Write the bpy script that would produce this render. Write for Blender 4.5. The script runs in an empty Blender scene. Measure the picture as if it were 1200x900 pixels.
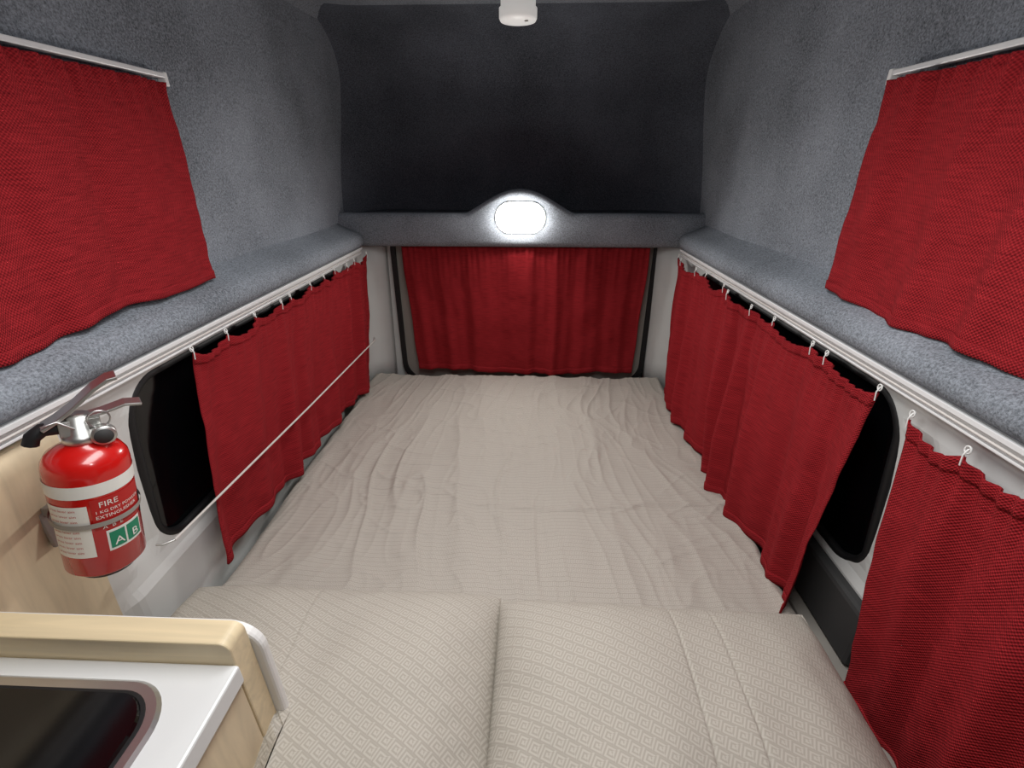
import bpy, bmesh, math, random
from mathutils import Vector, noise, Matrix
random.seed(4)
sc=bpy.context.scene
sc.view_settings.view_transform='Standard'
CX=-.04
def lin(c):
    return tuple(((v/255)/12.92 if v/255<=.04045 else ((v/255+.055)/1.055)**2.4) for v in c)+(1,)
# ---------------- material helpers
def newmat(name):
    m=bpy.data.materials.new(name);m.use_nodes=True
    nt=m.node_tree;b=nt.nodes['Principled BSDF'];return m,nt,b
def simple(name,rgb,rough=.5,metal=0,bump=0,bscale=200,var=0.0,vscale=6,emit=None,coat=0):
    m,nt,b=newmat(name)
    b.inputs['Roughness'].default_value=rough;b.inputs['Metallic'].default_value=metal
    b.inputs['Base Color'].default_value=lin(rgb)
    if coat:b.inputs['Coat Weight'].default_value=coat
    tc=nt.nodes.new('ShaderNodeTexCoord')
    if var:
        n=nt.nodes.new('ShaderNodeTexNoise');n.inputs['Scale'].default_value=vscale;n.inputs['Detail'].default_value=5
        nt.links.new(tc.outputs['Object'],n.inputs['Vector'])
        r=nt.nodes.new('ShaderNodeValToRGB')
        r.color_ramp.elements[0].position=.3;r.color_ramp.elements[1].position=.7
        r.color_ramp.elements[0].color=lin(tuple(c*(1-var) for c in rgb));r.color_ramp.elements[1].color=lin(tuple(min(255,c*(1+var)) for c in rgb))
        nt.links.new(n.outputs['Fac'],r.inputs['Fac']);nt.links.new(r.outputs['Color'],b.inputs['Base Color'])
    if bump:
        n=nt.nodes.new('ShaderNodeTexNoise');n.inputs['Scale'].default_value=bscale;n.inputs['Detail'].default_value=4
        nt.links.new(tc.outputs['Object'],n.inputs['Vector'])
        bp=nt.nodes.new('ShaderNodeBump');bp.inputs['Strength'].default_value=bump;bp.inputs['Distance'].default_value=.004
        nt.links.new(n.outputs['Fac'],bp.inputs['Height']);nt.links.new(bp.outputs['Normal'],b.inputs['Normal'])
    if emit:
        b.inputs['Emission Color'].default_value=(1,.97,.92,1);b.inputs['Emission Strength'].default_value=emit
    return m
def carpet(name,rgb):
    m,nt,b=newmat(name);b.inputs['Roughness'].default_value=1;b.inputs['Specular IOR Level'].default_value=.05
    tc=nt.nodes.new('ShaderNodeTexCoord')
    n1=nt.nodes.new('ShaderNodeTexNoise');n1.inputs['Scale'].default_value=260;n1.inputs['Detail'].default_value=6;n1.inputs['Roughness'].default_value=.75
    n2=nt.nodes.new('ShaderNodeTexNoise');n2.inputs['Scale'].default_value=3.5;n2.inputs['Detail'].default_value=5
    nt.links.new(tc.outputs['Object'],n1.inputs['Vector']);nt.links.new(tc.outputs['Object'],n2.inputs['Vector'])
    ad=nt.nodes.new('ShaderNodeMath');ad.operation='MULTIPLY_ADD';ad.inputs[1].default_value=.36
    nt.links.new(n2.outputs['Fac'],ad.inputs[0]);nt.links.new(n1.outputs['Fac'],ad.inputs[2])
    r=nt.nodes.new('ShaderNodeValToRGB');e=r.color_ramp.elements
    e[0].position=.46;e[0].color=lin(tuple(c*.5 for c in rgb));e[1].position=.90;e[1].color=lin(tuple(min(255,c*1.38) for c in rgb))
    nt.links.new(ad.outputs[0],r.inputs['Fac']);nt.links.new(r.outputs['Color'],b.inputs['Base Color'])
    bp=nt.nodes.new('ShaderNodeBump');bp.inputs['Strength'].default_value=.6;bp.inputs['Distance'].default_value=.003
    nt.links.new(n1.outputs['Fac'],bp.inputs['Height']);nt.links.new(bp.outputs['Normal'],b.inputs['Normal'])
    return m
def M(nt,op,a,b=None,c=None):
    n=nt.nodes.new('ShaderNodeMath');n.operation=op
    for i,v in enumerate((a,b,c)):
        if v is None:continue
        if isinstance(v,(int,float)):n.inputs[i].default_value=v
        else:nt.links.new(v,n.inputs[i])
    return n.outputs[0]
def weave(name,rgb,cell=.0027):
    m,nt,b=newmat(name);b.inputs['Roughness'].default_value=.95;b.inputs['Specular IOR Level'].default_value=.1
    tc=nt.nodes.new('ShaderNodeTexCoord');sx=nt.nodes.new('ShaderNodeSeparateXYZ');nt.links.new(tc.outputs['UV'],sx.inputs[0])
    a=M(nt,'SINE',M(nt,'MULTIPLY',sx.outputs['X'],math.pi/cell));c=M(nt,'SINE',M(nt,'MULTIPLY',sx.outputs['Y'],math.pi/cell))
    h=M(nt,'MULTIPLY',a,c)
    mp=nt.nodes.new('ShaderNodeMapping');mp.inputs['Scale'].default_value=(22,300,1);nt.links.new(tc.outputs['UV'],mp.inputs[0])
    n=nt.nodes.new('ShaderNodeTexNoise');n.inputs['Scale'].default_value=1;n.inputs['Detail'].default_value=3;nt.links.new(mp.outputs[0],n.inputs['Vector'])
    f=M(nt,'ADD',M(nt,'MULTIPLY_ADD',h,.34,.5),M(nt,'MULTIPLY',M(nt,'SUBTRACT',n.outputs['Fac'],.5),.9))
    r=nt.nodes.new('ShaderNodeValToRGB');e=r.color_ramp.elements
    e[0].position=.05;e[0].color=lin((rgb[0]*.68,rgb[1]*.6,rgb[2]*.65));e[1].position=.95;e[1].color=lin((rgb[0]*1.2,rgb[1]*1.4,rgb[2]*1.3))
    nt.links.new(f,r.inputs['Fac']);nt.links.new(r.outputs['Color'],b.inputs['Base Color'])
    bp=nt.nodes.new('ShaderNodeBump');bp.inputs['Strength'].default_value=.6;bp.inputs['Distance'].default_value=.0016
    nt.links.new(h,bp.inputs['Height']);nt.links.new(bp.outputs['Normal'],b.inputs['Normal'])
    return m
def fret(name,lo,hi,cell=.02,rot=0.0):
    m,nt,b=newmat(name);b.inputs['Roughness'].default_value=.85;b.inputs['Specular IOR Level'].default_value=.15
    tc=nt.nodes.new('ShaderNodeTexCoord');mp=nt.nodes.new('ShaderNodeMapping');mp.inputs['Rotation'].default_value=(0,0,rot)
    nt.links.new(tc.outputs['Object'],mp.inputs[0])
    sx=nt.nodes.new('ShaderNodeSeparateXYZ');nt.links.new(mp.outputs[0],sx.inputs[0])
    X=M(nt,'MULTIPLY',sx.outputs['X'],1/cell);Y=M(nt,'MULTIPLY',sx.outputs['Y'],1/cell)
    row=M(nt,'MODULO',M(nt,'FLOOR',Y),2.0);X=M(nt,'MULTIPLY_ADD',row,.5,X)
    fx=M(nt,'SUBTRACT',M(nt,'FRACT',X),.5);fy=M(nt,'SUBTRACT',M(nt,'FRACT',Y),.5)
    mx=M(nt,'MAXIMUM',M(nt,'ABSOLUTE',fx),M(nt,'ABSOLUTE',fy))
    ring=M(nt,'SINE',M(nt,'MULTIPLY',mx,2*math.pi*4))
    gap=M(nt,'GREATER_THAN',fx,M(nt,'ABSOLUTE',M(nt,'SUBTRACT',fy,.08)))
    ring=M(nt,'MULTIPLY',ring,M(nt,'MULTIPLY_ADD',gap,-1.6,1.0))
    s=nt.nodes.new('ShaderNodeMapRange');s.inputs['From Min'].default_value=-.4;s.inputs['From Max'].default_value=.4
    nt.links.new(ring,s.inputs['Value'])
    mix=nt.nodes.new('ShaderNodeMix');mix.data_type='RGBA';mix.inputs['A'].default_value=lin(lo);mix.inputs['B'].default_value=lin(hi)
    nt.links.new(s.outputs[0],mix.inputs['Factor']);nt.links.new(mix.outputs['Result'],b.inputs['Base Color'])
    bp=nt.nodes.new('ShaderNodeBump');bp.inputs['Strength'].default_value=.12;bp.inputs['Distance'].default_value=.0008
    nt.links.new(s.outputs[0],bp.inputs['Height']);nt.links.new(bp.outputs['Normal'],b.inputs['Normal'])
    return m
def wood(name,rgb,scale=(2,30,30)):
    m,nt,b=newmat(name);b.inputs['Roughness'].default_value=.45
    tc=nt.nodes.new('ShaderNodeTexCoord');mp=nt.nodes.new('ShaderNodeMapping');mp.inputs['Scale'].default_value=scale
    nt.links.new(tc.outputs['Object'],mp.inputs[0])
    n=nt.nodes.new('ShaderNodeTexNoise');n.inputs['Scale'].default_value=2.2;n.inputs['Detail'].default_value=6;n.inputs['Distortion'].default_value=.6
    nt.links.new(mp.outputs[0],n.inputs['Vector'])
    r=nt.nodes.new('ShaderNodeValToRGB');e=r.color_ramp.elements
    e[0].position=.3;e[0].color=lin(tuple(c*.95 for c in rgb));e[1].position=.7;e[1].color=lin(tuple(min(255,c*1.04) for c in rgb))
    nt.links.new(n.outputs['Fac'],r.inputs['Fac']);nt.links.new(r.outputs['Color'],b.inputs['Base Color'])
    return m
m_carp=carpet('grey_carpet',(124,129,136));m_carp_shade=carpet('grey_carpet_shaded',(86,90,98))  # second carpet is the same felt, back wall shade put into its colour
m_red=weave('red_weave',(150,33,40))
m_white=simple('white_painted_metal',(214,216,214),.35,var=.02,bump=.05,bscale=20)
m_plast=simple('white_plastic',(232,232,230),.4)
m_lampb=simple('lamp_housing_white',(240,240,240),.4,emit=.35)
m_rail=simple('white_rail',(222,222,222),.35)
m_black=simple('black_rubber',(18,18,20),.6)
m_glass=simple('dark_glass',(6,7,9),.12)
m_sheet=fret('sheet_cotton',(166,160,151),(188,181,172),.013,.0)
m_pil=fret('pillow_cotton',(166,160,150),(184,178,168),.019,.5)
m_wood=wood('pale_birch',(222,204,172),(3,25,3));m_wood2=wood('pale_birch_edge',(224,206,170),(2,30,30))
m_lam=simple('white_laminate',(222,224,224),.25,var=.01)
m_steel=simple('stainless_steel',(205,205,205),.35,1)
m_chrome=simple('chrome',(205,205,202),.38,1)
m_exred=simple('red_enamel',(196,22,18),.25,coat=.5)
m_lampw=simple('lamp_glow',(255,255,255),.4,emit=32)
m_floor=simple('vinyl_floor',(110,104,98),.6,var=.1)
m_trimg=simple('grey_trim',(150,145,138),.7,var=.03)
m_dtrim=simple('dark_grey_trim',(58,58,58),.7,var=.05)
m_label=simple('label_white',(232,232,226),.5);m_green=simple('label_green',(20,130,95),.5);m_lred=simple('label_red',(180,25,22),.5)
m_cord=simple('cord_white',(210,205,200),.6)
# ---------------- mesh helpers
def mk(name,verts,faces,mat,parent=None,smooth=True,uvs=None):
    me=bpy.data.meshes.new(name);me.from_pydata([tuple(v) for v in verts],[],faces);me.update()
    o=bpy.data.objects.new(name,me);sc.collection.objects.link(o)
    if mat:
        for mm in (mat if isinstance(mat,(list,tuple)) else [mat]):me.materials.append(mm)
    if smooth:
        for p in me.polygons:p.use_smooth=True
    if uvs:
        l=me.uv_layers.new(name='UVMap')
        for lp in me.loops:l.data[lp.index].uv=uvs[lp.vertex_index]
    if parent:o.parent=parent
    return o
def recalc(o):
    bm=bmesh.new();bm.from_mesh(o.data);bmesh.ops.recalc_face_normals(bm,faces=bm.faces);bm.to_mesh(o.data);bm.free()
def empty(name):
    e=bpy.data.objects.new(name,None);sc.collection.objects.link(e);e.empty_display_size=.05;return e
def grid(name,fn,nu,nv,mat,parent=None,uvfn=None,thick=0,off=0,flip=False):
    V=[];F=[];U=[]
    for j in range(nv+1):
        for i in range(nu+1):
            V.append(fn(i/nu,j/nv))
            U.append(uvfn(i/nu,j/nv) if uvfn else (i/nu,j/nv))
    for j in range(nv):
        for i in range(nu):
            a=j*(nu+1)+i;f=(a,a+1,a+nu+2,a+nu+1);F.append(f[::-1] if flip else f)
    o=mk(name,V,F,mat,parent,True,U)
    if thick:
        s=o.modifiers.new('s','SOLIDIFY');s.thickness=thick;s.offset=off
    return o
def box(name,lo,hi,mat,parent=None,bev=.003,seg=2):
    x0,y0,z0=lo;x1,y1,z1=hi
    V=[(x0,y0,z0),(x1,y0,z0),(x1,y1,z0),(x0,y1,z0),(x0,y0,z1),(x1,y0,z1),(x1,y1,z1),(x0,y1,z1)]
    F=[(0,3,2,1),(4,5,6,7),(0,1,5,4),(1,2,6,5),(2,3,7,6),(3,0,4,7)]
    o=mk(name,V,F,mat,parent,False)
    if bev:
        b=o.modifiers.new('b','BEVEL');b.width=bev;b.segments=seg
    return o
def tube(name,pts,r,mat,parent=None,cyclic=False,res=3):
    c=bpy.data.curves.new(name,'CURVE');c.dimensions='3D';c.bevel_depth=r;c.bevel_resolution=res
    s=c.splines.new('POLY');s.points.add(len(pts)-1)
    for p,q in zip(s.points,pts):p.co=(*q,1)
    s.use_cyclic_u=cyclic;c.use_fill_caps=True
    tmp=bpy.data.objects.new('t',c);sc.collection.objects.link(tmp)
    dg=bpy.context.evaluated_depsgraph_get();me=bpy.data.meshes.new_from_object(tmp.evaluated_get(dg))
    bpy.data.objects.remove(tmp)
    o=bpy.data.objects.new(name,me);sc.collection.objects.link(o);me.materials.clear();me.materials.append(mat)
    for p in me.polygons:p.use_smooth=True
    if parent:o.parent=parent
    return o
def lathe(name,prof,mat,n=48,parent=None,mtx=None):
    V=[];F=[]
    for r,z in prof:
        for k in range(n):
            a=2*math.pi*k/n;V.append(Vector((r*math.cos(a),r*math.sin(a),z)))
    for j in range(len(prof)-1):
        for k in range(n):
            k2=(k+1)%n;F.append((j*n+k,j*n+k2,(j+1)*n+k2,(j+1)*n+k))
    F.append(tuple(range(n))[::-1]);F.append(tuple((len(prof)-1)*n+k for k in range(n)))
    if mtx:V=[mtx@v for v in V]
    o=mk(name,V,F,mat,parent);recalc(o);return o
def rrect(w,h,r,n=8):
    P=[]
    for cx,cy,a0 in ((w/2-r,h/2-r,0),(-w/2+r,h/2-r,90),(-w/2+r,-h/2+r,180),(w/2-r,-h/2+r,270)):
        for k in range(n+1):
            a=math.radians(a0+90*k/n);P.append((cx+r*math.cos(a),cy+r*math.sin(a)))
    return P
def sm(a,b,x):
    t=min(1,max(0,(x-a)/(b-a)));return t*t*(3-2*t)
# ---------------- shell
LOWP=[(1.12,.655),(1.03,.662),(.9,.685),(.7,.705),(.5,.715),(0,.72)]
def lows(z):
    for (z1,s1),(z0,s0) in zip(LOWP,LOWP[1:]):
        if z>=z0:return s0+(s1-s0)*(z-z0)/(z1-z0)
    return .72
def ups(z):return .735-.04*max(0,(z-1.2))/.6
Y0,Y1=-.9,2.12;ZC=1.87
def fil(d,r):
    if d>=r:return 0
    d=max(d,0);return r-math.sqrt(max(0,r*r-(r-d)**2))
WY0,WY1,WZ0,WZ1=.69,1.70,.70,1.066
def applymods(o):
    dg=bpy.context.evaluated_depsgraph_get();me=bpy.data.meshes.new_from_object(o.evaluated_get(dg))
    o.modifiers.clear();o.data=me
def wallsurf(y,z):
    s=lows(z)
    c=sm(.60,.63,y)*sm(.69,.66,y)
    s+=.010*c*sm(.70,.74,z)*sm(1.05,1.0,z)
    s-=.012*sm(.69,.66,z)*sm(.56,.60,y)*sm(1.2,1.0,y)
    return s
def sidewall(sg,name):
    WZ0=.70 if sg<0 else .675
    zs=[0,.2,.4,.5,.56]+[.60+.02*k for k in range(27)]
    ys=[Y0,-.5,0,.3,.5]+[.54+.012*k for k in range(16)]+[.76,.9,1.1,1.4,1.7,1.98]
    ny=len(ys)
    V=[];F=[]
    for off in(0,.03):
        for z in zs:
            for y in ys:V.append((CX+sg*(wallsurf(y,z)+off),y,z))
    N=ny*len(zs)
    for j in range(len(zs)-1):
        for i in range(ny-1):
            a=j*ny+i;f=(a,a+1,a+ny+1,a+ny);F.append(f);F.append(tuple(N+k for k in f[::-1]))
    for j in range(len(zs)-1):
        for i in(0,ny-1):
            a=j*ny+i;F.append((a,a+ny,N+a+ny,N+a))
    for j in(0,len(zs)-1):
        for i in range(ny-1):
            a=j*ny+i;F.append((a,a+1,N+a+1,N+a))
    o=mk(name,V,F,m_white);recalc(o)
    P=rrect(WY1-WY0,WZ1-WZ0,.07)
    cy,cz=(WY0+WY1)/2,(WZ0+WZ1)/2;n=len(P)
    x0,x1=CX+sg*.5,CX+sg*.9
    V=[(x0,cy+a,cz+b) for a,b in P]+[(x1,cy+a,cz+b) for a,b in P]
    F=[tuple(range(n)),tuple(range(n,2*n))[::-1]]+[(i,n+i,n+(i+1)%n,(i+1)%n) for i in range(n)]
    c=mk('cut',V,F,None,None,False);recalc(c)
    b=o.modifiers.new('b','BOOLEAN');b.object=c;b.operation='DIFFERENCE';b.solver='EXACT'
    applymods(o);bpy.data.objects.remove(c)
    for p in o.data.polygons:p.use_smooth=False
    def fn(u,v):
        y=Y0+(Y1+.03-Y0)*u;z=1.14+(ZC-1.14)*v
        w=.012*noise.noise(Vector((y*2.2,z*2.5,sg*3)))
        return (CX+sg*(ups(z)+w),y,z)
    grid('carpeted_upper',fn,60,24,m_carp,o,thick=.02,off=(-1 if sg>0 else 1))
    win=empty('window_%d'%(1 if sg<0 else 2))
    def g(u,v):
        z=WZ0-.015+(WZ1-WZ0+.03)*v;y=WY0-.015+(WY1-WY0+.03)*u
        return (CX+sg*(wallsurf(y,z)+.014),y,z)
    grid('glass',g,20,24,m_glass,win,thick=.004)
    L=[(CX+sg*(wallsurf(cy+a,cz+b_)+.006),cy+a,cz+b_) for a,b_ in rrect(WY1-WY0,WZ1-WZ0,.07,10)]
    tube('rubber_seal',L,.009,m_black,win,True)
    return o
wl=sidewall(-1,'wall_left');wr=sidewall(1,'wall_right')
def cl(u,v):
    x=-.75+1.5*u;y=Y0+(Y1+.03-Y0)*v
    z=ZC-fil(.70-abs(x),.09)
    return (CX+x,y,z)
grid('ceiling',cl,90,60,m_carp,thick=.02,off=1)
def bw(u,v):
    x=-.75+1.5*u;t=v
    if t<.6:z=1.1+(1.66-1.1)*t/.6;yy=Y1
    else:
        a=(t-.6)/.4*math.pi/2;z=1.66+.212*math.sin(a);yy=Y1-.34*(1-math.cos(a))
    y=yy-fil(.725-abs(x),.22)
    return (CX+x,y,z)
wb=grid('wall_back',bw,140,80,m_carp_shade)
box('rear_door_panel',(CX-.75,2.0,0),(CX+.75,2.04,1.14),m_white,wb,.004)
box('wall_front',(CX-.78,Y0-.03,0),(CX+.78,Y0,ZC+.02),m_trimg,None,0)
box('floor',(CX-.78,Y0,-.03),(CX+.78,2.04,0),m_floor,None,0)
rw=empty('window_3')
def ring(name,w,h,r,w2,h2,r2,cx,cz,y,th,mat,par):
    A=rrect(w,h,r,8);B=rrect(w2,h2,r2,8);n=len(A)
    V=[(cx+a,y,cz+b) for a,b in A]+[(cx+a,y,cz+b) for a,b in B]
    F=[(i,(i+1)%n,n+(i+1)%n,n+i) for i in range(n)]
    o=mk(name,V,F,mat,par,False);s=o.modifiers.new('s','SOLIDIFY');s.thickness=th;s.offset=0;return o
ring('black_frame',1.12,.72,.1,1.08,.68,.085,CX+.015,.83,1.985,.03,m_black,rw)
ring('inner_trim',1.085,.685,.09,.93,.50,.07,CX+.015,.83,1.99,.012,m_trimg,rw)
box('glass',(CX-.46,1.992,.56),(CX+.48,1.998,1.09),m_glass,rw,0)
for sg in(-1,1):
    V=[];F=[]
    sec=[(.72,1.86),(.668,1.9),(.64,1.935),(.60,1.955),(.575,1.97),(.565,2.0)]
    zs=[.45,.6,.8,1.0,1.13]
    for z in zs:
        for s_,y in sec:V.append((CX+sg*(s_+(.03*(1.13-z))),y,z))
    n=len(sec)
    for j in range(len(zs)-1):
        for i in range(n-1):
            F.append((j*n+i,j*n+i+1,(j+1)*n+i+1,(j+1)*n+i))
    o=mk('corner_pillar',V,F,m_white,wb);s=o.modifiers.new('s','SOLIDIFY');s.thickness=.01
# carpeted ledges
def ledge(sg):
    P=[(.66,1.114),(.638,1.114),(.624,1.124),(.621,1.14),(.625,1.156),(.638,1.168),(.665,1.178),(.70,1.193),(.72,1.205),(.745,1.235),(.745,1.114)]
    ys=[Y0+ (1.885-Y0)*k/60 for k in range(61)]
    V=[];F=[]
    n=len(P)
    for k,y in enumerate(ys):
        for i,(s_,z) in enumerate(P):
            w=.003*noise.noise(Vector((y*3,z*4,sg*5.))) if 2<i<8 else 0
            V.append((CX+sg*(s_+w),y,z+w))
    for k in range(60):
        for i in range(n):
            i2=(i+1)%n;F.append((k*n+i,k*n+i2,(k+1)*n+i2,(k+1)*n+i))
    F.append(tuple(range(n)));F.append(tuple(60*n+i for i in range(n))[::-1])
    o=mk('carpeted_ledge',V,F,m_carp,wl if sg<0 else wr);recalc(o)
ledge(-1);ledge(1)
# rear shelf w/ arch
def shtop(x):
    d=abs(x-CX);h=1.24
    if d<.215:h+=.088*(math.cos(math.pi*d/.215)*.5+.5)**.62
    return h
xs=[CX-.73+1.46*i/120 for i in range(121)]
sec=lambda x:[(2.11,1.112),(1.915,1.112),(1.90,1.12),(1.893,1.135),(1.893,shtop(x)-.02),(1.90,shtop(x)-.005),(1.915,shtop(x)),(1.945,shtop(x)-.002),(1.955,shtop(x)-.01),(1.965,min(shtop(x)-.012,1.235)),(2.11,1.235)]
V=[];F=[]
for x in xs:
    for y,z in sec(x):V.append((x,y,z))
n=11
for k in range(120):
    for i in range(n):
        i2=(i+1)%n;F.append((k*n+i,k*n+i2,(k+1)*n+i2,(k+1)*n+i))
F.append(tuple(range(n)));F.append(tuple(120*n+i for i in range(n))[::-1])
o=mk('rear_shelf',V,F,m_carp);recalc(o)
# bulkhead lamp
lamp=empty('oval_wall_lamp')
P=rrect(.185,.108,.053,12);n=len(P)
V=[];F=[]
lv=[(1.0,0),(1.0,.022),(.97,.034),(.88,.044),(.6,.05),(.2,.052)]
for k,(s_,d) in enumerate(lv):
    for a,b_ in P:V.append((-.037+a*s_,1.893-d,1.225+b_*s_))
for k in range(len(lv)-1):
    for i in range(n):F.append((k*n+i,k*n+(i+1)%n,(k+1)*n+(i+1)%n,(k+1)*n+i))
F.append(tuple((len(lv)-1)*n+i for i in range(n)))
mk('diffuser',V,F,m_lampw,lamp)
tube('base_rim',[(-.037+a*1.02,1.889,1.225+b_*1.02) for a,b_ in P],.004,m_plast,lamp,True)
tube('end_cap_band',[(.022,1.893,1.278),(.022,1.872,1.277),(.022,1.851,1.268),(.022,1.845,1.25),(.022,1.844,1.225),(.022,1.845,1.20),(.022,1.851,1.182),(.022,1.872,1.173),(.022,1.893,1.172)],.0018,m_plast,lamp)
# ceiling lamp
cl_=empty('ceiling_lamp')
lathe('housing',[(.047,0),(.052,-.004),(.052,-.034),(.057,-.038),(.057,-.062),(.053,-.069),(.02,-.073)],m_lampb,40,cl_,Matrix.Translation((-.045,1.72,ZC)))
lathe('switch',[(.006,0),(.006,-.004)],m_trimg,16,cl_,Matrix.Translation((-.02,1.70,ZC-.069)))
# ---------------- curtain rails
def rail(sg,name):
    e=empty(name)
    def bb(nm,s0,s1,z0,z1,b=.002):
        x0,x1=sorted((CX+sg*s0,CX+sg*s1));box(nm,(x0,Y0+.05,z0),(x1,1.87,z1),m_rail,e,b)
    bb('track',.636,.655,1.088,1.114)
    bb('lip',.628,.637,1.106,1.114,.001)
    bb('lower_lip',.632,.637,1.088,1.092,.001)
    tube('cord',[(CX+sg*.630,Y0+.05,1.099),(CX+sg*.630,1.86,1.099)],.0018,m_cord,e)
    return e
rail(-1,'curtain_rail');rail(1,'curtain_rail')
# ---------------- curtains
def curtain(name,A,B,Cc,D,nrm,folds,amp,seed,nu=220,nv=110,hooks=None,hookdir=(0,0,1),scal=.012,topamp=.4,botsag=0,hookup=.03):
    A,B,Cc,D,nrm=map(Vector,(A,B,Cc,D,nrm));nrm.normalize()
    e=empty(name)
    W=(B-A).length*1.15;H=(Cc-A).length
    hk=hooks or 0
    rs=random.Random(int(seed*10))
    hp=[0]+sorted(k/hk+rs.uniform(-.3,.3)/hk for k in range(1,hk))+[1] if hk else []
    def fn(u,v): # v 0 top
        top=A.lerp(B,u);bot=Cc.lerp(D,u)
        p=top.lerp(bot,v)
        ph=u*folds*2*math.pi+1.3*noise.noise(Vector((u*folds*.45,seed,0)))*3
        ph+=.9*noise.noise(Vector((u*3,v*1.3,seed+9)))
        am=amp*(topamp+(1-topamp)*min(1,v*1.6))*(.75+.8*noise.noise(Vector((u*5,seed+3,v*.7))))
        d=am*(1.0+math.sin(ph))+am*.4*(1+math.sin(2.3*ph+seed))
        d+=.007*noise.noise(Vector((u*9,v*4,seed)))+.0025*noise.noise(Vector((u*30,v*12,seed)))
        d+=.0045*math.exp(-v*9)*math.sin(u*W*2*math.pi/.028+3*noise.noise(Vector((u*12,seed,1))))
        p=p+nrm*d
        if hk:
            uu=min(1,max(0,u))
            for a,b in zip(hp,hp[1:]):
                if a<=uu<=b:
                    w=math.sin(math.pi*(uu-a)/(b-a))**.8*(b-a)*hk;break
            f=max(0,1-v*5)
            p.z-=scal*w*f*f*(.8+.5*noise.noise(Vector((u*hk*.7,seed,5))))
        ed=noise.noise(Vector((v*2.5,seed*2.,4)))*.008
        side=(B-A).normalized()
        p+=side*ed*(1 if u<.5 else -1)*abs(2*u-1)
        p.z-=botsag*v*math.sin(math.pi*u)+.012*v*v*noise.noise(Vector((u*5,seed,2)))
        return p
    grid('cloth',fn,nu,nv,m_red,e,uvfn=lambda u,v:(u*W,v*H),thick=.002)
    def hem(u,v):
        return fn(u,.955+.047*v)+nrm*.0025
    grid('hem',hem,nu,3,m_red,e,uvfn=lambda u,v:(u*W,(.955+.047*v)*H),thick=.0015)
    if hk:
        def head(u,v):return fn(u,-.004+.05*v)+nrm*.002
        grid('heading_tape',head,nu,4,m_red,e,uvfn=lambda u,v:(u*W,(.05*v)*H),thick=.0012)
        for a in hp:
            p=fn(min(1,max(0,a)),.01)
            q=p+Vector(hookdir)*hookup
            mid=(p+q)/2+nrm*.002
            tube('hook',[p-Vector((0,0,.008))+nrm*.003,p+nrm*.004,mid+nrm*.003,q+nrm*.002,q-nrm*.002+Vector((0,0,.003))],.0011,m_plast,e)
            tube('glider',[q+nrm*.002+Vector((0,.0045*math.cos(t),.0055*math.sin(t))) for t in [i*math.pi/5 for i in range(10)]],.0011,m_plast,e,True)
    return e
curtain('curtain',(CX-.629,.825,1.078),(CX-.628,1.88,1.083),(-.712,.755,.588),(-.698,1.79,.557),(1,0,0),7,.015,1.7,hooks=10,hookup=.014,scal=.022)
curtain('curtain',(CX+.629,.70,1.076),(CX+.625,1.86,1.083),(.600,.70,.545),(.575,1.72,.557),(-1,0,0),8,.018,5.2,hooks=10,hookup=.016,scal=.018)
curtain('curtain',(CX+.629,.622,1.070),(CX+.629,-.05,1.074),(.632,.570,.50),(.632,-.05,.50),(-1,0,0),4,.018,8.1,nu=160,hooks=7,hookup=.016,scal=.02)
curtain('curtain',(-.525,1.935,1.109),(.485,1.935,1.109),(-.50,1.94,.565),(.475,1.94,.56),(0,-1,0),7,.011,3.3,topamp=.8,botsag=.012)
curtain('curtain',(CX-.668,1.025,1.558),(CX-.668,.1,1.558),(CX-.666,1.005,1.19),(CX-.666,.1,1.20),(1,0,0),5,.009,6.4,nu=200,nv=90,topamp=.7,botsag=.008)
curtain('curtain',(CX+.668,.965,1.547),(CX+.668,.1,1.547),(CX+.666,.968,1.185),(CX+.666,.1,1.185),(-1,0,0),5,.009,2.4,nu=200,nv=90,topamp=.7,botsag=.008)
for sg in(-1,1):
    e=empty('curtain_rail');ye=1.03 if sg<0 else .98;dz=0 if sg<0 else -.010
    x0,x1=sorted((CX+sg*.664,CX+sg*.678));
    box('track',(x0,.05,1.565+dz),(x1,ye,1.574+dz),m_rail,e,.002)
    box('end_cap',(x0-.002,ye-.004,1.552+dz),(x1,ye+.006,1.576+dz),m_plast,e,.002)
    for yb in(.3,.65,ye-.03):
        xx=sorted((CX+sg*.676,CX+sg*.722));box('wall_bracket',(xx[0],yb,1.565+dz),(xx[1],yb+.02,1.573+dz),m_rail,e,.001)
    x0,x1=sorted((CX+sg*.702,CX+sg*.714))
    w=empty('window_%d'%(4 if sg<0 else 5))
    box('glass',(x0,.12,1.26),(x1,.90,1.5),m_glass,w,.002)
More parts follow.
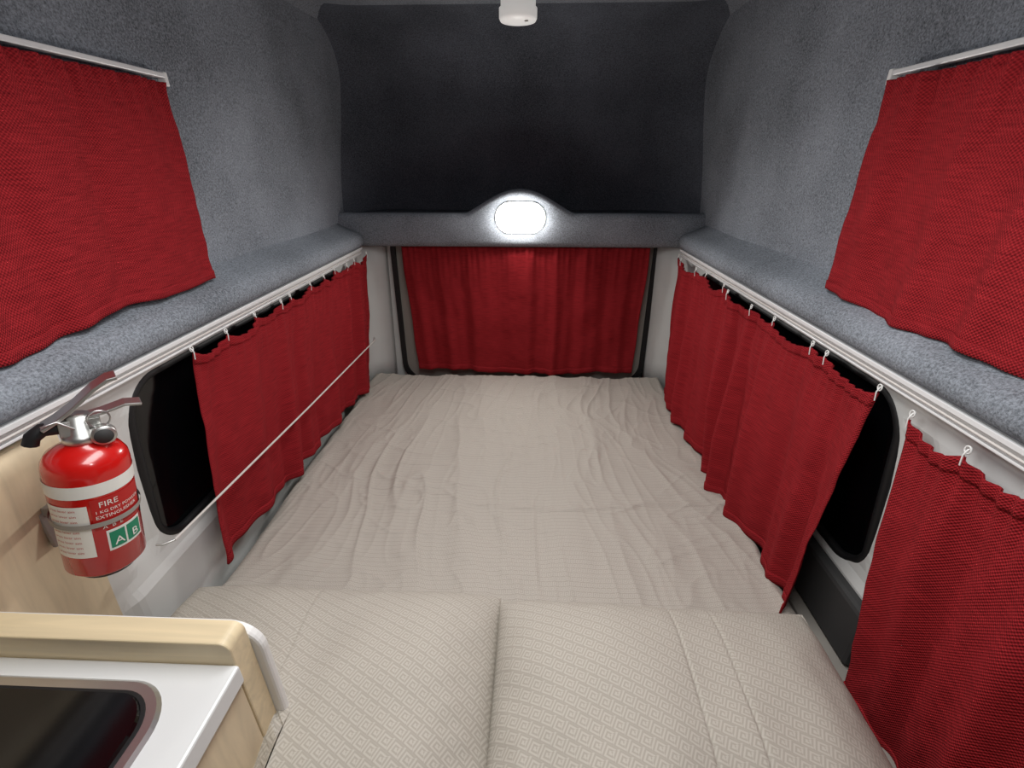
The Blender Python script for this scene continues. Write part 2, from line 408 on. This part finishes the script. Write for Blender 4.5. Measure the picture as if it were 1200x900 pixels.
# ---------------- bed
bed=empty('bed')
BX0,BX1,BY0,BY1=-.712,.602,.395,1.93
def rid(p):return 1-abs(noise.noise(p))*2
def sheeth(x,y):
    h=0
    w=noise.noise(Vector((x*1.7,y*1.7,3)));w2=noise.noise(Vector((x*4,y*4,13)))
    mask=.55+.9*noise.noise(Vector((x*2.1,y*2.1,21)))
    xx=x*(1+.25*(y-1.0))
    a=rid(Vector((xx*13+w*1.8+w2*.6,y*1.8,1.1)));h+=.0085*max(0,a)**3*max(.1,mask)
    a2=rid(Vector((xx*25+w*2,y*4.0+w2,4.4)));h+=.0032*max(0,a2)**3*max(.15,1.1-mask*.6)
    b_=rid(Vector((x*8+y*5+w*3,y*8-x*5,7.7)));h+=.0035*max(0,b_)**6*max(0,mask)
    c=rid(Vector((x*5-y*3+w2,y*9+x*2+w*2,2.7)));h+=.0030*max(0,c)**7
    h+=.010*noise.noise(Vector((x*4,y*3,5)))+.0045*noise.noise(Vector((x*12,y*6,8)))+.0012*noise.noise(Vector((x*38,y*20,5)))
    h+=.005*math.exp(-((y-1.02-.05*x+.03*noise.noise(Vector((x*4,0,0))))/.009)**2)*sm(-.2,0,x)
    return h
def sh(u,v):
    x=BX0+(BX1-BX0)*u;y=BY0+(BY1-BY0)*v
    d=min(x-BX0,BX1-x,BY1-y)
    z=.539+sheeth(x,y)-fil(d,.035)*1.2
    return (x,y,z)
grid('sheet',sh,360,420,m_sheet,bed)
box('mattress',(BX0+.004,BY0,.42),(BX1-.004,BY1-.004,.50),m_sheet,bed,.02,3)
box('base_board',(BX0-.002,BY0,.0),(BX1+.002,BY1,.42),m_wood,bed,.003)
box('front_mattress',(-.315,-.05,.42),(BX1-.004,BY0+.01,.54),m_sheet,bed,.015,3)
box('front_base',(-.315,-.05,0),(BX1,BY0,.42),m_wood,bed,.003)
box('trim_1',(.612,-.05,.44),(.655,.80,.515),m_trimg,None,.004)
box('trim_2',(.632,.60,.52),(.664,1.15,.655),m_dtrim,None,.01)
# ---------------- pillows
def pillow(cx,cy,w,l,hgt,rot,seed,creases,notch=False):
    e=empty('pillow')
    def f(u,v,side):
        x=(u*2-1);y=(v*2-1)
        ex=max(0,1-abs(x)**3.2);ey=max(0,1-abs(y)**2.7)
        t=(ex*ey)**.52
        px=x*w/2*(1-.006*(1-abs(y)**2)*abs(x));py=y*l/2*(1-.03*(1-abs(x)**2)*abs(y))
        h=t*hgt*(.66 if side>0 else .34)
        if side>0:
            h+=t*(.022*noise.noise(Vector((px*5,py*5,seed)))+.008*noise.noise(Vector((px*13,py*11,seed))))
            edge=max(abs(x),abs(y))
            h+=.009*noise.noise(Vector((px*28,py*28,seed)))*min(1,max(0,(edge-.65)*3))*t
            for c0,sl in creases:
                h-=.0035*math.exp(-((px-c0-sl*py)/.0025)**2)*t
        if notch: # pressed against the bench end panel and cabinet side
            wx,wy=px+cx,py+cy
            dx=-.332-wx;dy=.396-wy
            if dx>0 and dy>0:
                if dx<dy:px=-.332-cx
                else:py=.396-cy
        z=h if side>0 else -h
        c,s_=math.cos(rot),math.sin(rot)
        return (px*c-py*s_,px*s_+py*c,z)
    base=.560+hgt*.34
    grid('top',lambda u,v:f(u,v,1),280,160,m_pil,e)
    grid('underside',lambda u,v:f(u,v,-1),280,160,m_pil,e,flip=True)
    if not notch:
        L=[];N=100
        for k in range(N):L.append(f(k/N,0,1))
        for k in range(N):L.append(f(1,k/N,1))
        for k in range(N):L.append(f(1-k/N,1,1))
        for k in range(N):L.append(f(0,1-k/N,1))
        tube('piping',L,.003,m_pil,e,True)
    e.location=(cx,cy,base)
    return e
pillow(-.366,.415,.64,.50,.15,.0,1.5,[(-.01,-.12)],True)
pillow(.246,.400,.60,.50,.145,-.02,7.5,[(.02,.02),(.09,.05)])
# ---------------- kitchen bench
kb=empty('kitchen_bench')
bx0,bx1=-.697,-.345;bz=.868
box('countertop',(bx0,-.5,bz-.03),(bx1,.345,bz),m_lam,kb,.003)
box('cabinet_side',(bx0,-.5,0.02),(bx1-.006,.344,bz-.031),m_wood,kb,.002)
def prism(name,P,y0,y1,mat,par,bev=.002):
    n=len(P);V=[(x,y0,z) for x,z in P]+[(x,y1,z) for x,z in P]
    F=[tuple(range(n)),tuple(range(n,2*n))[::-1]]+[(i,n+i,n+(i+1)%n,(i+1)%n) for i in range(n)]
    o=mk(name,V,F,mat,par,False);recalc(o)
    b_=o.modifiers.new('b','BEVEL');b_.width=bev;b_.segments=2;b_.limit_method='ANGLE';return o
def corner(xe,zt,r):
    return [(bx0,.02),(xe,.02)]+[(xe-r+r*math.cos(t),zt-r+r*math.sin(t)) for t in [k*math.pi/2/8 for k in range(9)]]+[(bx0,zt)]
prism('end_panel',corner(-.350,.905,.014),.345,.378,m_wood2,kb)
prism('end_panel_edging',corner(-.338,.889,.042),.3785,.392,m_plast,kb,.004)
sk=empty('sink');sk.parent=kb;
cxs,cys=-.543,.095
def slab(name,w,h,r,z0,z1,mat,inset=0):
    P=rrect(w,h,r,10);P2=rrect(w-2*inset,h-2*inset,max(.005,r-inset),10);n=len(P)
    V=[(cxs+a,cys+b_,z0) for a,b_ in P]+[(cxs+a,cys+b_,z1) for a,b_ in P2]
    F=[tuple(range(n))[::-1],tuple(range(n,2*n))]+[(i,(i+1)%n,n+(i+1)%n,n+i) for i in range(n)]
    return mk(name,V,F,mat,sk,False)
slab('rim',.295,.455,.06,bz,bz+.004,m_steel,.004)
slab('rubber_gasket',.268,.428,.047,bz+.004,bz+.0055,m_black,.001)
slab('glass_lid',.260,.420,.044,bz+.0055,bz+.009,m_glass,.002)
def wp(u,v):
    z=.02+1.055*v;return (CX-(lows(z)-.008),-.5+1.05*u,z)
grid('wood_lining_panel',wp,4,30,m_wood,wl,thick=.012)
# ---------------- cord
cd=empty('curtain_cord')
tube('elastic',[(-.668,.640,.770),(-.656,1.2,.755),(-.650,1.83,.738)],.0026,m_cord,cd)
tube('end_hook',[(-.690,.622,.774),(-.680,.625,.772),(-.668,.640,.770)],.002,m_chrome,cd)
tube('eyelet',[(-.655,1.83+.008*math.cos(t),.738+.01*math.sin(t)) for t in [k*math.pi/6 for k in range(12)]],.002,m_chrome,cd,True)
# ---------------- fire extinguisher
fe=empty('fire_extinguisher')
top=Vector((-.602,.507,1.075));bot=Vector((-.630,.492,.884))
axis=(top-bot).normalized();Hh=(top-bot).length
zq=axis;toc=(Vector((0,0,1.42))-bot);toc=(toc-zq*toc.dot(zq)).normalized();yq=zq.cross(toc)
MX=Matrix((( toc.x,yq.x,zq.x,bot.x),(toc.y,yq.y,zq.y,bot.y),(toc.z,yq.z,zq.z,bot.z),(0,0,0,1)))
R=.047
lathe('cylinder',[(.02,-.004),(.038,-.004),(.042,0),(R,.006),(R,Hh-.03),(R*.97,Hh-.018),(R*.85,Hh-.008),(R*.6,Hh),(.02,Hh+.005),(.016,Hh+.012)],m_exred,56,fe,MX)
lathe('neck_collar',[(.018,Hh+.006),(.02,Hh+.008),(.02,Hh+.018),(.015,Hh+.02),(.013,Hh+.045)],m_chrome,32,fe,MX)
lathe('foot_ring',[(.03,-.010),(.034,-.010),(.036,0)],m_black,32,fe,MX)
def cyl(name,a0,a1,z0,z1,r,mat,n=30):
    def fn(u,v):
        a=math.radians(a0+(a1-a0)*u);return MX@Vector((r*math.cos(a),r*math.sin(a),z0+(z1-z0)*v))
    return grid(name,fn,n,2,mat,fe)
H=Hh
cyl('white_band',-179,180,H*.70,H*.80,R+.0006,m_label,60)
cyl('instruction_label',-75,-12,H*.20,H*.64,R+.0007,m_label)
cyl('red_label',-8,75,H*.42,H*.68,R+.0007,m_lred)
cyl('green_label',5,62,H*.22,H*.40,R+.0007,m_label)
cyl('green_field_1',8,30,H*.24,H*.38,R+.0012,m_green,10)
cyl('green_field_2',33,59,H*.24,H*.38,R+.0012,m_green,10)
cyl('strap',-179,180,H*.455,H*.495,R+.003,m_trimg,60)
def wtext(txt,size,a0,z,mat,r):
    c=bpy.data.curves.new('t','FONT');c.body=txt;c.size=size;c.resolution_u=2
    t=bpy.data.objects.new('t',c);sc.collection.objects.link(t)
    dg=bpy.context.evaluated_depsgraph_get();me=bpy.data.meshes.new_from_object(t.evaluated_get(dg));bpy.data.objects.remove(t)
    for v in me.vertices:
        a=math.radians(a0)+v.co.x/R;v.co=MX@Vector((r*math.cos(a),r*math.sin(a),z+v.co.y))
    me.materials.clear();me.materials.append(mat)
    o=bpy.data.objects.new('lettering',me);sc.collection.objects.link(o);o.parent=fe
wtext('FIRE',.012,2,H*.61,m_label,R+.0014)
wtext('1 KG DRY POWDER',.0065,-4,H*.56,m_label,R+.0014)
wtext('EXTINGUISHER',.0075,-4,H*.515,m_label,R+.0014)
wtext('A  B  E',.008,2,H*.425,m_label,R+.0014)
for i in range(9):wtext('press lever aim',.0055,-68,H*(.60-.045*i),m_lred,R+.0014)
wtext('A',.018,13,H*.26,m_label,R+.0018);wtext('B',.018,40,H*.26,m_label,R+.0018)
def L(x,y,z):return MX@Vector((x,y,z))
def bar(name,pts,w,t,mat):
    V=[];F=[]
    for (y,z) in pts:
        for dx in(-w/2,w/2):V.append(L(dx,y,z))
    for i in range(len(pts)-1):F.append((2*i,2*i+1,2*i+3,2*i+2))
    o=mk(name,V,F,mat,fe,False);s=o.modifiers.new('s','SOLIDIFY');s.thickness=t;s.offset=0
    b_=o.modifiers.new('b','BEVEL');b_.width=.001;b_.segments=2;return o
bar('valve_block',[(-.02,H+.03),(.022,H+.03)],.022,.022,m_chrome)
bar('upper_lever',[(-.035,H+.033),(-.02,H+.043),(-.005,H+.055),(.02,H+.080),(.036,H+.092),(.046,H+.094)],.026,.005,m_chrome)
bar('lower_lever',[(.0,H+.040),(.025,H+.045),(.050,H+.053),(.068,H+.051)],.022,.004,m_chrome)
mg=MX@Matrix.Translation((.012,.022,H+.018))@Matrix.Rotation(math.pi/2,4,'Y')
lathe('gauge_body',[(.012,-.004),(.014,0),(.014,.01),(.0125,.012)],m_chrome,32,fe,mg)
lathe('gauge_face',[(.0105,.0121),(.0104,.0125)],m_dtrim,32,fe,mg)
tube('discharge_nozzle',[L(0,-.02,H+.03),L(0,-.035,H+.03),L(0,-.045,H+.022),L(0,-.048,H+.012)],.009,m_black,fe)
tube('safety_pin',[L(0,.02,H+.04)+yq*(.0+.012*math.cos(t))+zq*(.012*math.sin(t))+toc*.014 for t in [k*math.pi/8 for k in range(16)]],.0012,m_steel,fe,True)
tube('pin_chain',[L(.013,-.005,H+.03),L(.016,-.02,H+.045),L(.014,-.035,H+.04)],.0012,m_steel,fe)
bar('latch',[(R*.9,H*.38),(R*.9+.001,H*.56)],.03,.008,m_black)
box('bracket_plate',(-.706,.49,.90),(-.700,.515,1.04),m_trimg,fe,.001)
box('bracket_hook',(-.702,.495,.955),(-.662,.511,.970),m_trimg,fe,.001)
# ---------------- lights
def area(name,loc,tgt,size,power,col=(1,1,1),sy=None,spread=None):
    l=bpy.data.lights.new(name,'AREA');l.energy=power;l.size=size;l.color=col
    if sy:l.shape='RECTANGLE';l.size_y=sy
    if spread:l.spread=math.radians(spread)
    o=bpy.data.objects.new(name,l);sc.collection.objects.link(o);o.location=loc
    o.rotation_euler=(Vector(tgt)-Vector(loc)).to_track_quat('-Z','Y').to_euler();return o
area('cabin_fill',(CX,.50,1.83),(CX,.51,.55),.35,9.2,(1,.995,.985),.95,140)  # added overhead fill with no fixture, evens the light along the bed
def spot(name,loc,tgt,power,ang):
    l=bpy.data.lights.new(name,'SPOT');l.energy=power;l.spot_size=math.radians(ang);l.spot_blend=1;l.shadow_soft_size=.05
    o=bpy.data.objects.new(name,l);sc.collection.objects.link(o);o.location=loc
    o.rotation_euler=(Vector(tgt)-Vector(loc)).to_track_quat('-Z','Y').to_euler();return o
spot('side_fill',(CX+.15,.15,1.62),(CX-.72,.75,1.46),9,80)  # added pair of spots, no lamps there, brighten the upper side walls
spot('side_fill',(CX-.15,.15,1.62),(CX+.72,.75,1.46),11,80)
area('wall_lamp_light',(-.037,1.82,1.225),(-.037,1.0,.85),.18,2.8,(1,.98,.95),.1)
w=bpy.data.worlds.new('World');sc.world=w;w.use_nodes=True
w.node_tree.nodes['Background'].inputs[0].default_value=(.5,.52,.55,1);w.node_tree.nodes['Background'].inputs[1].default_value=.3
# ---------------- camera
f=540;th=math.atan(260/f);yaw=math.atan(22/f*math.cos(th))
cam=bpy.data.cameras.new('cam');cam.sensor_width=36;cam.lens=f/1200*36;cam.clip_start=.01
co=bpy.data.objects.new('camera',cam);sc.collection.objects.link(co);co.location=(0,0,1.42)
co.rotation_euler=(math.pi/2-th,0,yaw);sc.camera=co
